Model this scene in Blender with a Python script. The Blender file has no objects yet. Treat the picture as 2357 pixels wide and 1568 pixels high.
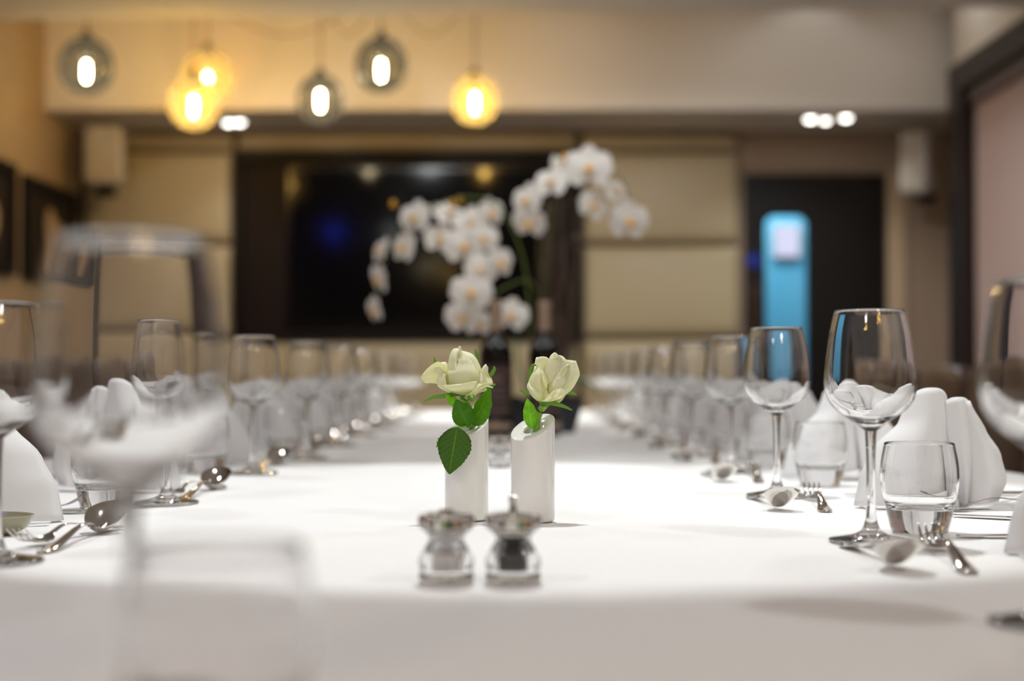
import bpy, math, random
from math import sin, cos, pi, radians as R
from mathutils import Vector, Matrix
random.seed(7)
S = bpy.context.scene
COL = S.collection

# ------------------------------------------------------------------ camera, world, exposure
TZ = 0.75                      # table top height
CZ = TZ + 0.1453               # lens height
FPX = 3274.0                   # 50 mm on 36 mm, in pixels of a 2357 wide frame
TILT = math.atan(76.0 / FPX)
cd = bpy.data.cameras.new('camera'); cam = bpy.data.objects.new('camera', cd); COL.objects.link(cam)
cd.sensor_width = 36.0; cd.lens = FPX / 2357 * 36.0
cam.location = (0, 0, CZ); cam.rotation_euler = (pi/2 + TILT, 0, 0)
cd.clip_start = 0.02; cd.clip_end = 60
cd.dof.use_dof = True; cd.dof.focus_distance = 1.40; cd.dof.aperture_fstop = 2.75
S.camera = cam
S.view_settings.view_transform = 'Standard'; S.view_settings.look = 'None'
S.view_settings.gamma = 1.0; S.view_settings.exposure = 0.0
try: S.view_settings.use_curve_mapping = False
except Exception: pass
cy = S.cycles
cy.use_denoising = True
try: cy.denoiser = 'OPENIMAGEDENOISE'; cy.denoising_input_passes = 'RGB_ALBEDO_NORMAL'
except Exception: pass
cy.max_bounces = 12; cy.diffuse_bounces = 4; cy.glossy_bounces = 6; cy.transmission_bounces = 12
cy.transparent_max_bounces = 16
cy.use_adaptive_sampling = True; cy.adaptive_threshold = 0.02
cy.sample_clamp_indirect = 3.0; cy.blur_glossy = 0.3
cy.caustics_reflective = True; cy.caustics_refractive = True
W = bpy.data.worlds.new('dusk'); S.world = W; W.use_nodes = True
W.node_tree.nodes['Background'].inputs[0].default_value = (0.05, 0.22, 0.42, 1)
W.node_tree.nodes['Background'].inputs[1].default_value = 0.35

def lamp(kind, loc, power, color=(1, 1, 1), size=0.04, spot=None, blend=.15, aim=None, parent=None, name='lamp_light'):
    l = bpy.data.lights.new(name, kind); l.energy = power; l.color = color
    if kind == 'AREA': l.size = size
    else: l.shadow_soft_size = size
    if spot: l.spot_size = R(spot); l.spot_blend = blend
    o = bpy.data.objects.new(name, l); COL.objects.link(o); o.location = loc
    if aim is not None:
        o.rotation_euler = (Vector(aim) - Vector(loc)).to_track_quat('-Z', 'Y').to_euler()
    if parent: o.parent = parent
    return o
CEIL = 2.50
COOL = (.945, .985, .995); WARM = (1.0, 0.62, 0.30)
# downlight list: x, y, power, cone, blend, aim x, aim y
DOWN = [(0.0, 1.74, 84, 46, .18, 0.0, 1.65), (0.02, 5.0, 76, 44, .12, 0.0, 4.9),
        (-1.3, .3, 37, 140, 1, -1.0, .8), (1.3, .3, 42, 140, 1, 1.0, .8),
        (-1.05, 2.7, 24, 140, 1, -1.0, 2.7), (1.05, 2.7, 26, 140, 1, 1.0, 2.7),
        (-1.1, 4.9, 26, 140, 1, -1.0, 5.0), (1.1, 4.9, 26, 140, 1, 1.0, 5.0),
        (0.85, 1.35, 40, 44, .3, 0.62, 1.9), (0.0, 2.9, 34, 36, 1, 0.05, 3.75), (-.6, 5.55, 60, 140, 1, -.6, 6.6), (.9, 5.55, 88, 140, 1, .9, 6.2),  # last three here are unseen fills added for the orchid and far wall
        (-1.0, -1.4, 34, 140, 1, -.9, -1.2), (1.0, -1.4, 34, 140, 1, .9, -1.2)]

def P(x, y, Y):
    """world point that stands at distance Y and shows at pixel (x, y)"""
    a = (x - 1178.5) / FPX; b = (784 - y) / FPX
    dy = cos(TILT) - b * sin(TILT); dz = sin(TILT) + b * cos(TILT)
    k = Y / dy
    return Vector((a * k, Y, CZ + dz * k))

# ------------------------------------------------------------------ materials
def s2l(c):
    return tuple((v/255/12.92 if v/255 <= .04045 else ((v/255+.055)/1.055)**2.4) for v in c)
def mat(name, rgb, rough=.5, metal=0, spec=.5, coat=0, trans=0, ior=1.45, sheen=0, noise=None, bump=None, emit=None, estr=0, sss=0):
    m = bpy.data.materials.new(name); m.use_nodes = True
    nt = m.node_tree; b = nt.nodes['Principled BSDF']; c = s2l(rgb)
    b.inputs['Base Color'].default_value = (*c, 1); b.inputs['Roughness'].default_value = rough
    b.inputs['Metallic'].default_value = metal; b.inputs['Specular IOR Level'].default_value = spec
    b.inputs['Coat Weight'].default_value = coat; b.inputs['Transmission Weight'].default_value = trans
    b.inputs['IOR'].default_value = ior; b.inputs['Sheen Weight'].default_value = sheen
    if sss:
        b.inputs['Subsurface Weight'].default_value = sss; b.inputs['Subsurface Radius'].default_value = (.004, .004, .002)
        b.inputs['Subsurface Scale'].default_value = 1.0
    if emit: b.inputs['Emission Color'].default_value = (*s2l(emit), 1); b.inputs['Emission Strength'].default_value = estr
    if noise or bump:
        tc = nt.nodes.new('ShaderNodeTexCoord')
    if noise:                       # (scale, second colour, (sx,sy,sz))
        mp = nt.nodes.new('ShaderNodeMapping'); mp.inputs['Scale'].default_value = noise[2]
        n = nt.nodes.new('ShaderNodeTexNoise'); n.inputs['Scale'].default_value = noise[0]; n.inputs['Detail'].default_value = 5
        r = nt.nodes.new('ShaderNodeMix'); r.data_type = 'RGBA'
        r.inputs['A'].default_value = (*c, 1); r.inputs['B'].default_value = (*s2l(noise[1]), 1)
        nt.links.new(tc.outputs['Object'], mp.inputs['Vector']); nt.links.new(mp.outputs[0], n.inputs['Vector'])
        nt.links.new(n.outputs['Fac'], r.inputs['Factor']); nt.links.new(r.outputs['Result'], b.inputs['Base Color'])
    if bump:                        # (scale, strength, distance)
        n = nt.nodes.new('ShaderNodeTexNoise'); n.inputs['Scale'].default_value = bump[0]; n.inputs['Detail'].default_value = 4
        bp = nt.nodes.new('ShaderNodeBump'); bp.inputs['Strength'].default_value = bump[1]; bp.inputs['Distance'].default_value = bump[2]
        nt.links.new(tc.outputs['Object'], n.inputs['Vector'])
        nt.links.new(n.outputs['Fac'], bp.inputs['Height']); nt.links.new(bp.outputs[0], b.inputs['Normal'])
    return m
def glass(name, col=(1, 1, 1), ior=1.48, rough=0.0):
    m = bpy.data.materials.new(name); m.use_nodes = True; nt = m.node_tree; nt.nodes.clear()
    g = nt.nodes.new('ShaderNodeBsdfGlass'); g.inputs['Color'].default_value = (*col, 1); g.inputs['IOR'].default_value = ior
    g.inputs['Roughness'].default_value = rough
    o = nt.nodes.new('ShaderNodeOutputMaterial'); nt.links.new(g.outputs[0], o.inputs[0]); return m
def thin(name, col, f=.0):
    """thin walled tinted glass: see-through, with a fresnel sheen"""
    m = bpy.data.materials.new(name); m.use_nodes = True; nt = m.node_tree; nt.nodes.clear()
    t = nt.nodes.new('ShaderNodeBsdfTransparent')
    lw = nt.nodes.new('ShaderNodeLayerWeight'); lw.inputs['Blend'].default_value = .35
    mx = nt.nodes.new('ShaderNodeMix'); mx.data_type = 'RGBA'
    mx.inputs['A'].default_value = (*col, 1); mx.inputs['B'].default_value = (*(v*v*v*.4 for v in col), 1)
    nt.links.new(lw.outputs['Facing'], mx.inputs['Factor']); nt.links.new(mx.outputs['Result'], t.inputs[0])
    g = nt.nodes.new('ShaderNodeBsdfGlossy'); g.inputs['Roughness'].default_value = .02
    fr = nt.nodes.new('ShaderNodeFresnel'); fr.inputs['IOR'].default_value = 1.45
    ms = nt.nodes.new('ShaderNodeMixShader'); o = nt.nodes.new('ShaderNodeOutputMaterial')
    nt.links.new(fr.outputs[0], ms.inputs[0]); nt.links.new(t.outputs[0], ms.inputs[1]); nt.links.new(g.outputs[0], ms.inputs[2])
    if f:                          # slight cloudiness in coloured glass
        d = nt.nodes.new('ShaderNodeBsdfTranslucent'); d.inputs[0].default_value = (*col, 1)
        m2 = nt.nodes.new('ShaderNodeMixShader'); m2.inputs[0].default_value = f
        nt.links.new(ms.outputs[0], m2.inputs[1]); nt.links.new(d.outputs[0], m2.inputs[2]); nt.links.new(m2.outputs[0], o.inputs[0])
    else: nt.links.new(ms.outputs[0], o.inputs[0])
    return m
def emis(name, rgb, strength):
    m = bpy.data.materials.new(name); m.use_nodes = True; nt = m.node_tree; nt.nodes.clear()
    e = nt.nodes.new('ShaderNodeEmission'); e.inputs[0].default_value = (*s2l(rgb), 1); e.inputs[1].default_value = strength
    o = nt.nodes.new('ShaderNodeOutputMaterial'); nt.links.new(e.outputs[0], o.inputs[0]); return m
def sheet(name, rgb, trans_rgb, tfac=.35, rough=.45, veins=False, base=None):
    """petals, leaves, napkins: light passes through the sheet"""
    m = bpy.data.materials.new(name); m.use_nodes = True; nt = m.node_tree; nt.nodes.clear(); L = nt.links.new
    p = nt.nodes.new('ShaderNodeBsdfPrincipled'); p.inputs['Roughness'].default_value = rough
    t = nt.nodes.new('ShaderNodeBsdfTranslucent'); t.inputs[0].default_value = (*s2l(trans_rgb), 1)
    p.inputs['Base Color'].default_value = (*s2l(rgb), 1); p.inputs['Specular IOR Level'].default_value = .3
    mx = nt.nodes.new('ShaderNodeMixShader'); mx.inputs[0].default_value = tfac
    o = nt.nodes.new('ShaderNodeOutputMaterial'); L(p.outputs[0], mx.inputs[1]); L(t.outputs[0], mx.inputs[2]); L(mx.outputs[0], o.inputs[0])
    if veins or base:
        uv = nt.nodes.new('ShaderNodeUVMap'); sp = nt.nodes.new('ShaderNodeSeparateXYZ'); L(uv.outputs[0], sp.inputs[0])
    def M(op, a, b=None):
        n = nt.nodes.new('ShaderNodeMath'); n.operation = op
        for i, v in enumerate((a, b)):
            if v is None: continue
            if isinstance(v, (int, float)): n.inputs[i].default_value = v
            else: L(v, n.inputs[i])
        return n.outputs[0]
    if veins:
        u = M('ABSOLUTE', sp.outputs[0]); v = sp.outputs[1]
        mid = M('LESS_THAN', u, .035)
        ph = M('FRACT', M('SUBTRACT', M('MULTIPLY', v, 8.0), M('MULTIPLY', u, 2.2)))
        side = M('LESS_THAN', M('ABSOLUTE', M('SUBTRACT', ph, .5)), .045)
        fac = M('MAXIMUM', mid, M('MULTIPLY', side, .45))
        c = nt.nodes.new('ShaderNodeMix'); c.data_type = 'RGBA'
        c.inputs['A'].default_value = (*s2l(rgb), 1); c.inputs['B'].default_value = (*s2l(tuple(min(255, k*1.35+14) for k in rgb)), 1)
        L(fac, c.inputs['Factor']); L(c.outputs['Result'], p.inputs['Base Color'])
        bp = nt.nodes.new('ShaderNodeBump'); bp.inputs['Distance'].default_value = .0006; bp.inputs['Strength'].default_value = .7
        cell = M('ABSOLUTE', M('SUBTRACT', ph, .5))
        L(cell, bp.inputs['Height']); L(bp.outputs[0], p.inputs['Normal'])
    if base:
        f = M('POWER', M('SUBTRACT', 1.0, sp.outputs[1]), 2.0)
        c = nt.nodes.new('ShaderNodeMix'); c.data_type = 'RGBA'
        c.inputs['A'].default_value = (*s2l(rgb), 1); c.inputs['B'].default_value = (*s2l(base), 1)
        L(f, c.inputs['Factor']); L(c.outputs['Result'], p.inputs['Base Color'])
    return m

M_ = dict(
    cloth=mat('white_table_linen', (236, 234, 232), .8, spec=.2, bump=(900, .12, .0004)),
    napkin=sheet('napkin_linen', (238, 237, 237), (238, 235, 232), .16, .8),
    glass=glass('clear_glass'), acryl=glass('clear_acrylic', ior=1.47),
    steel=mat('polished_steel', (205, 200, 194), .07, 1),
    porcelain=mat('glazed_porcelain', (236, 234, 228), .12, coat=.6, spec=.6),
    petal=sheet('rose_petal', (252, 251, 232), (253, 252, 205), .42, .5, base=(232, 234, 160)),
    leaf=sheet('rose_leaf', (58, 104, 28), (190, 240, 50), .46, .36, veins=True),
    shadedleaf=sheet('shaded_rose_leaf', (66, 104, 26), (110, 170, 30), .18, .55, veins=True), litleaf=sheet('lit_rose_leaf', (112, 172, 48), (205, 250, 70), .5, .4, veins=True),  # shade and bright light on these leaves are put into their colours
    sepal=sheet('sepal_green', (120, 165, 70), (170, 215, 70), .35, .5),
    stem=mat('rose_stem', (138, 184, 66), .4), stemtip=mat('dry_sepal_tip', (150, 80, 50), .6),
    orchid=sheet('orchid_petal', (240, 236, 230), (235, 228, 220), .22, .5), lip=mat('orchid_lip', (228, 168, 36), .5),
    ostem=mat('orchid_stem', (92, 104, 40), .5), oleaf=mat('orchid_leaf', (60, 110, 50), .35),
    twig=mat('dark_twig', (74, 56, 44), .7), pot=mat('slate_pot', (42, 44, 50), .4), moss=mat('moss', (90, 72, 30), .9, bump=(60, .8, .01)),
    bottle=mat('dark_bottle_glass', (6, 7, 10), .06, coat=.5), foil=mat('rose_foil', (168, 144, 122), .35, .3), label=mat('dark_paper_label', (58, 44, 42), .7),
    gilt=mat('label_print', (120, 96, 80), .6),
    pepper=mat('peppercorns', (26, 24, 26), .7, bump=(900, 1, .001)), salt=mat('salt_grains', (240, 240, 240), .6),
    wall_beige=mat('warm_painted_plaster', (222, 212, 200), .85), ceil=mat('ceiling_paint', (222, 216, 208), .9),
    soffit=mat('soffit_paint', (214, 206, 196), .8),
    paper=mat('tan_wallpaper', (170, 146, 114), .8, noise=(14, (148, 124, 94), (1, 1, 1)), bump=(60, .3, .01)),
    pad=mat('tan_leatherette', (182, 166, 134), .42, bump=(120, .1, .002)), gap=mat('dark_wall_backing', (62, 50, 38), .8),
    taupe=mat('taupe_plaster', (150, 130, 112), .85), trim=mat('pale_door_trim', (184, 160, 130), .6),
    door=mat('black_door', (14, 10, 9), .35), wenge=mat('wenge_wood', (40, 27, 24), .4, noise=(6, (26, 17, 15), (1, 1, 12))),
    blind=mat('mauve_blind', (186, 162, 156), .9), rail=mat('blind_rail', (110, 100, 102), .5),
    tvb=mat('black_gloss_bezel', (8, 6, 6), .2), screen=mat('television_glass', (7, 7, 10), .09, spec=.2), recess=mat('maroon_recess', (26, 14, 11), .5, spec=.2), black_rail=mat('black_wood_rail', (20, 12, 11), .5, spec=.2),
    white=mat('white_plastic', (190, 182, 172), .5), black=mat('black_plastic', (13, 11, 11), .6, spec=.2), grille=mat('speaker_grille', (176, 166, 154), .8, bump=(600, .6, .002)),
    carpet=mat('brown_carpet', (112, 102, 94), 1, bump=(200, .6, .01)), leather=mat('brown_leather', (84, 62, 46), .45, bump=(150, .15, .002)),
    leg=mat('dark_wood_leg', (38, 26, 20), .5), amber=thin('amber_glass', (1.0, .68, .18), .12), smoke=thin('smoked_glass', (.50, .46, .32), .03),
    pane=thin('window_pane', (.95, .97, .98)), bulb=emis('bulb_glow', (255, 240, 218), 160), disc=emis('downlight_glow', (255, 250, 240), 9),
    blue_led=emis('blue_lamp_glow', (30, 70, 255), 520), cyan=mat('cyan_corridor_paint', (112, 186, 212), .8), cpanel=emis('corridor_lamp', (232, 228, 255), 1.1),
    brass=mat('dark_lamp_cap', (40, 34, 24), .4, .5), cord=mat('lamp_cord', (120, 95, 60), .6), art=mat('art_paper', (188, 160, 124), .8, noise=(5, (150, 124, 92), (1, 1, 1))), darkart=mat('dark_print', (34, 27, 23), .7, spec=.2),
    handle=mat('bronze_handle', (96, 74, 60), .3, .8), bluesign=mat('blue_door_sign', (20, 40, 150), .5), butter=mat('olive_ceramic', (150, 146, 120), .2, coat=.5),
)

# ------------------------------------------------------------------ mesh helpers
def mk(name, V, F, m, parent=None, smooth=True, uv=None, sharp=None):
    me = bpy.data.meshes.new(name); me.from_pydata([tuple(v) for v in V], [], F); me.update()
    if uv:
        l = me.uv_layers.new(name='UVMap')
        for i, lp in enumerate(me.loops): l.data[i].uv = uv[lp.vertex_index]
    me.materials.append(m)
    if smooth:
        for p in me.polygons: p.use_smooth = True
        if sharp: me.set_sharp_from_angle(angle=R(sharp))
    o = bpy.data.objects.new(name, me); COL.objects.link(o)
    if parent: o.parent = parent
    return o
def thing(name, label, cat, loc=(0, 0, 0), rz=0, group=None):
    o = bpy.data.objects.new(name, None); COL.objects.link(o); o.empty_display_size = .02
    o.location = loc; o.rotation_euler = (0, 0, rz); o['label'] = label; o['category'] = cat
    if group: o['group'] = group
    return o
def tag(o, label, cat, group=None):
    o['label'] = label; o['category'] = cat
    if group: o['group'] = group
    return o
def struct(o): o['kind'] = 'structure'; return o
def group_empty(name, loc=(0, 0, 0)):
    o = bpy.data.objects.new(name, None); COL.objects.link(o); o.location = loc; o['kind'] = 'structure'; return o
def dup(root, loc=None, rz=None, label=None, group=None):
    def cp(o, par):
        c = o.copy(); COL.objects.link(c)
        if par: c.parent = par
        for ch in o.children: cp(ch, c)
        return c
    r = cp(root, None)
    if loc is not None: r.location = loc
    if rz is not None: r.rotation_euler = (0, 0, rz)
    if label: r['label'] = label
    if group: r['group'] = group
    return r
def box(name, x0, x1, y0, y1, z0, z1, m, parent=None, bevel=0.0, seg=2):
    V = [(x, y, z) for x in (x0, x1) for y in (y0, y1) for z in (z0, z1)]
    F = [(0, 1, 3, 2), (4, 6, 7, 5), (0, 4, 5, 1), (2, 3, 7, 6), (0, 2, 6, 4), (1, 5, 7, 3)]
    o = mk(name, V, F, m, parent, smooth=bevel > 0)
    if bevel:
        b = o.modifiers.new('bevel', 'BEVEL'); b.width = bevel; b.segments = seg; b.harden_normals = False
        o.data.set_sharp_from_angle(angle=R(60))
    return o
def lathe(name, prof, m, parent=None, seg=48, loc=(0, 0, 0), sharp=50, cap0=False, cap1=False):
    V = []; F = []; n = len(prof)
    for (r, z) in prof:
        for k in range(seg):
            a = 2*pi*k/seg; V.append((loc[0]+r*cos(a), loc[1]+r*sin(a), loc[2]+z))
    for i in range(n-1):
        for k in range(seg):
            k2 = (k+1) % seg; F.append((i*seg+k, i*seg+k2, (i+1)*seg+k2, (i+1)*seg+k))
    if cap0: F.append(tuple(range(seg))[::-1])
    if cap1: F.append(tuple((n-1)*seg+k for k in range(seg)))
    return mk(name, V, F, m, parent, True, sharp=sharp)
def cr(pts, n):
    """Catmull-Rom through pts (tuples), n samples per span"""
    out = []; p = [Vector(q) if len(q) in (2, 3, 4) else q for q in pts]
    for i in range(len(p)-1):
        a = p[max(i-1, 0)]; b = p[i]; c = p[i+1]; d = p[min(i+2, len(p)-1)]
        for k in range(n):
            t = k/n
            out.append(.5*((2*b)+(c-a)*t+(2*a-5*b+4*c-d)*t*t+(3*b-a-3*c+d)*t*t*t))
    out.append(p[-1]); return out
def tube(name, pts, r, m, parent=None, seg=8, r1=None, sm=4):
    pp = cr(pts, sm) if sm > 1 else [Vector(q) for q in pts]
    V = []; F = []; n = len(pp)
    for i, p in enumerate(pp):
        d = (pp[min(i+1, n-1)]-pp[max(i-1, 0)]).normalized()
        ref = Vector((0, 0, 1)) if abs(d.z) < .9 else Vector((1, 0, 0))
        a = d.cross(ref).normalized(); b = d.cross(a).normalized()
        rr = r if r1 is None else r+(r1-r)*i/(n-1)
        for k in range(seg):
            t = 2*pi*k/seg; V.append(p+a*rr*cos(t)+b*rr*sin(t))
    for i in range(n-1):
        for k in range(seg):
            F.append((i*seg+k, i*seg+(k+1) % seg, (i+1)*seg+(k+1) % seg, (i+1)*seg+k))
    F.append(tuple(range(seg))[::-1]); F.append(tuple((n-1)*seg+k for k in range(seg)))
    return mk(name, V, F, m, parent, True)
def grid(name, fn, nu, nv, m, parent=None, uvs=True, thick=0.0):
    V = []; U = []; F = []
    for j in range(nv+1):
        for i in range(nu+1):
            u = -1+2*i/nu; v = j/nv; V.append(fn(u, v)); U.append((u, v))
    for j in range(nv):
        for i in range(nu):
            a = j*(nu+1)+i; F.append((a, a+1, a+nu+2, a+nu+1))
    o = mk(name, V, F, m, parent, True, uv=U if uvs else None)
    if thick:
        s = o.modifiers.new('solid', 'SOLIDIFY'); s.thickness = thick; s.offset = 0
    return o

# ================================================================== ROOM
XL, XR, YB, YF = -2.42, 2.25, 8.0, -3.6
RECESS = 3.05; BKY = 7.34; SOFZ = 2.263
struct(box('floor', XL-.1, 2.6, YF, YB+1.3, -.05, 0, M_['carpet']))
# near ceiling with its far edge a little askew, then the higher recess
mk_c = mk('ceiling', [(XL-.05, YF, CEIL), (2.6, YF, CEIL), (2.6, 6.18, CEIL), (XL-.05, 6.42, CEIL),
                      (XL-.05, YF, RECESS+.1), (2.6, YF, RECESS+.1), (2.6, 6.18, RECESS+.1), (XL-.05, 6.42, RECESS+.1)],
          [(0, 1, 2, 3), (3, 2, 6, 7), (4, 7, 6, 5), (0, 4, 5, 1), (0, 3, 7, 4), (1, 5, 6, 2)], M_['ceil'], smooth=False)
struct(mk_c)
struct(box('ceiling', XL-.05, 2.6, 6.17, BKY+.05, RECESS, RECESS+.1, M_['ceil']))
bk = struct(box('trim_1', XL, 2.46, BKY, YB+.05, SOFZ, RECESS, M_['wall_beige'])); bk['label'] = 'beige painted bulkhead across the far end'
bk.data.materials.append(M_['soffit'])
for p in bk.data.polygons:
    if p.normal.z < -.9: p.material_index = 1
struct(box('wall_left', XL-.1, XL, YF, YB+.1, 0, RECESS, M_['paper']))
struct(box('wall_front', XL-.1, 2.6, YF-.1, YF, 0, RECESS, M_['wall_beige']))
# back wall: backing with a doorway hole, taupe plaster to the right
dx0, dx1 = P(1713, 860, YB).x, P(2045, 860, YB).x; dz = P(1800, 400, YB).z
wb = group_empty('wall_back')
box('backing', XL, P(1700, 0, YB).x, YB, YB+.1, 0, SOFZ, M_['gap'], wb)
box('plaster_side', P(1700, 0, YB).x, dx0, YB, YB+.1, 0, SOFZ, M_['taupe'], wb)
box('plaster_over_door', dx0, dx1, YB, YB+.1, dz, SOFZ, M_['taupe'], wb)
box('plaster_corner', dx1, 2.46, YB, YB+.1, 0, SOFZ, M_['taupe'], wb)
# padded panels
def cushion(x0, x1, z0, z1, Yf, th):
    cx, cz, hx, hz = (x0+x1)/2, (z0+z1)/2, (x1-x0)/2, (z1-z0)/2
    def f(u, v):
        w = 2*v-1
        e = .055
        dxx = min(1, (1-abs(u))*hx/e); dzz = min(1, (1-abs(w))*hz/e)
        h = math.sqrt(max(0, 1-(1-dxx)**2))*math.sqrt(max(0, 1-(1-dzz)**2))
        return (cx+u*hx, Yf-th*h-.012*(1-u*u)*(1-w*w), cz+w*hz)
    nu = 26; V = []; F = []
    us = [-1, -.99, -.97, -.94, -.9, -.85, -.7, -.4, 0, .4, .7, .85, .9, .94, .97, .99, 1]
    for w in us:
        for u in us: V.append(f(u, (w+1)/2))
    n = len(us)
    for j in range(n-1):
        for i in range(n-1): a = j*n+i; F.append((a, a+1, a+n+1, a+n))
    return mk('padded_panel', V, F, M_['pad'], wb)
cols = [(200, 538), (548, 1326), (1340, 1698)]
rows = [(296, 346), (352, 560), (567, 775), (783, 990), (997, 1180)]
for ci, (a, b) in enumerate(cols):
    for ri, (t, q) in enumerate(rows):
        if ci == 1 and ri in (1, 2): continue
        cushion(P(a, 0, YB).x, P(b, 0, YB).x, P(1178, q, YB).z, min(SOFZ-.01, P(1178, t, YB).z), YB, .05)
# media panel and television
mx0, mx1, mz0, mz1 = P(546, 0, YB).x, P(1336, 0, YB).x, P(1178, 781, YB).z, P(1178, 356, YB).z
md = group_empty('trim_5', ((mx0+mx1)/2, YB, mz0)); md['label'] = 'dark maroon wood recess framing the wall television'
hw, hh = (mx1-mx0)/2, mz1-mz0
box('back_board', -hw+.02, hw-.02, -.03, 0, .02, hh-.02, M_['recess'], md)
for (a, b, c, d) in ((-hw, hw, 0, .05), (-hw, hw, hh-.05, hh), (-hw, -hw+.05, .05, hh-.05), (hw-.05, hw, .05, hh-.05)):
    box('frame_rail', a, b, -.085, 0, c, d, M_['black_rail'], md, .004)
tx0, tx1, tz0, tz1 = P(668, 0, YB).x, P(1256, 0, YB).x, P(1178, 752, YB).z, P(1178, 388, YB).z
tv = thing('television', 'black wide television mounted on the far wall behind the orchids', 'television', ((tx0+tx1)/2, YB-.03, tz0))
tw, th_ = (tx1-tx0)/2, tz1-tz0
box('housing', -tw, tw, -.05, 0, 0, th_, M_['tvb'], tv, .006)
box('screen', -tw+.02, tw-.02, -.056, -.048, .02, th_-.02, M_['screen'], tv)
# door with vision panel and the blue-lit corridor behind
dr = group_empty('door_1', (dx0, YB, 0)); dw = dx1-dx0
px0, px1, pz0, pz1 = P(1762, 0, YB).x-dx0, P(1857, 0, YB).x-dx0, P(1800, 905, YB).z, P(1800, 495, YB).z
def door_leaf():
    V = []; F = []; r = .055; n = 6
    hole = []
    for (cx, cz, a0) in ((px1-r, pz1-r, 0), (px0+r, pz1-r, 90), (px0+r, pz0+r, 180), (px1-r, pz0+r, 270)):
        for k in range(n+1):
            a = R(a0+90*k/n); hole.append((cx+r*cos(a), cz+r*sin(a)))
    out = []
    for k in range(len(hole)):      # outer ring matched corner for corner
        q = k//(n+1); j = k % (n+1)
        cxs = [(dw, dz), (0, dz), (0, 0), (dw, 0)]
        out.append(cxs[q])
    N = len(hole)
    for y in (0.03, 0.075):
        for p in hole: V.append((p[0], y, p[1]))
        for p in out: V.append((p[0], y, p[1]))
    for k in range(N):
        k2 = (k+1) % N
        F.append((k, k2, N+k2, N+k)); F.append((2*N+k2, 2*N+k, 3*N+k, 3*N+k2)); F.append((k2, k, 2*N+k, 2*N+k2))
    return mk('door_leaf', V, F, M_['door'], dr, smooth=False)
door_leaf()
pn = box('vision_pane', px0, px1, .05, .055, pz0, pz1, M_['pane'], dr)
box('pull_handle', .04, .075, -.03, -.015, P(0, 800, YB).z, P(0, 655, YB).z, M_['handle'], dr, .004)
lathe('door_sign', [(0.0, 0), (.04, 0), (.04, .004)], M_['bluesign'], dr, 24).matrix_local = Matrix.Translation((.058, .024, P(0, 598, YB).z)) @ Matrix.Rotation(pi/2, 4, 'X')
for (a, b, c, d) in ((-.0, 0, 0, 0),): pass
dt = struct(box('trim_2', dx1, dx1+.10, YB-.02, YB, 0, dz+.02, M_['trim'], None, .004))
struct(box('trim_3', dx0-.02, dx1+.10, YB-.02, YB, dz+.02, dz+.10, M_['taupe'], None, .004))
cw = group_empty('wall_corridor')
box('corridor_back', dx0-.6, dx1+.6, YB+1.2, YB+1.25, 0, 2.6, M_['cyan'], cw)
box('corridor_side', dx0-.65, dx0-.6, YB+.1, YB+1.2, 0, 2.6, M_['cyan'], cw)
box('corridor_side', dx1+.6, dx1+.65, YB+.1, YB+1.2, 0, 2.6, M_['cyan'], cw)
box('corridor_ceiling', dx0-.6, dx1+.6, YB+.1, YB+1.2, 2.6, 2.65, M_['cyan'], cw)
q0, q1 = P(1786, 590, YB+1.17), P(1836, 520, YB+1.17)
cl = thing('corridor_wall_light', 'pale lilac glowing panel seen through the glass of the far door', 'light', ((q0.x+q1.x)/2, YB+1.2, q0.z))
box('light_body', -.09, .09, -.03, 0, -.01, q1.z-q0.z+.01, M_['white'], cl)
box('light_panel', -.075, .075, -.035, -.028, 0, q1.z-q0.z, M_['cpanel'], cl)
lamp('AREA', (dx0+.25, YB+.65, 2.55), 30, (.72, .92, 1), .5, name='corridor_lamp')
# right wall with the window bays
wr = group_empty('wall_right')
box('upper_wall', XR, XR+.35, YF, 7.2, 2.44, RECESS, M_['wall_beige'], wr)
box('corner_wall', 2.46, 2.6, 7.2, YB+.1, 0, RECESS, M_['taupe'], wr)
box('corner_return', XR+.02, 2.6, 7.19, 7.2, 0, RECESS, M_['wall_beige'], wr)
ys = [7.19, 4.1, 1.0, -3.6]
for i in range(3):
    y1, y0 = ys[i], ys[i+1]
    w = group_empty('window_%d' % (i+1), (XR, (y0+y1)/2, 0)); h = (y1-y0)/2
    box('head_frame', -.04, .2, -h, h, 2.30, 2.44, M_['wenge'], w, .004)
    box('side_frame', -.04, .2, h-.20, h, 0, 2.30, M_['wenge'], w, .004)
    box('side_frame', -.04, .2, -h, -h+.1, 0, 2.30, M_['wenge'], w, .004)
    box('cassette', .0, .09, -h+.1, h-.2, 2.22, 2.30, M_['rail'], w, .01)
    box('roller_blind', .035, .038, -h+.1, h-.2, .90, 2.24, M_['blind'], w)
    box('bottom_rail', .03, .045, -h+.1, h-.2, .87, .90, M_['rail'], w, .003)
    box('transom', .06, .14, -h+.1, h-.2, .62, .72, M_['wenge'], w)
    box('mullion', .08, .14, -.03, .03, 0, .62, M_['wenge'], w)
    box('pane', .11, .115, -h+.1, h-.2, 0, 2.3, M_['pane'], w)
# plain dark strip up the left corner
struct(box('corner_strip', XL, P(206, 0, YB).x, YB-.06, YB, 0, SOFZ, M_['gap']))

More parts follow.
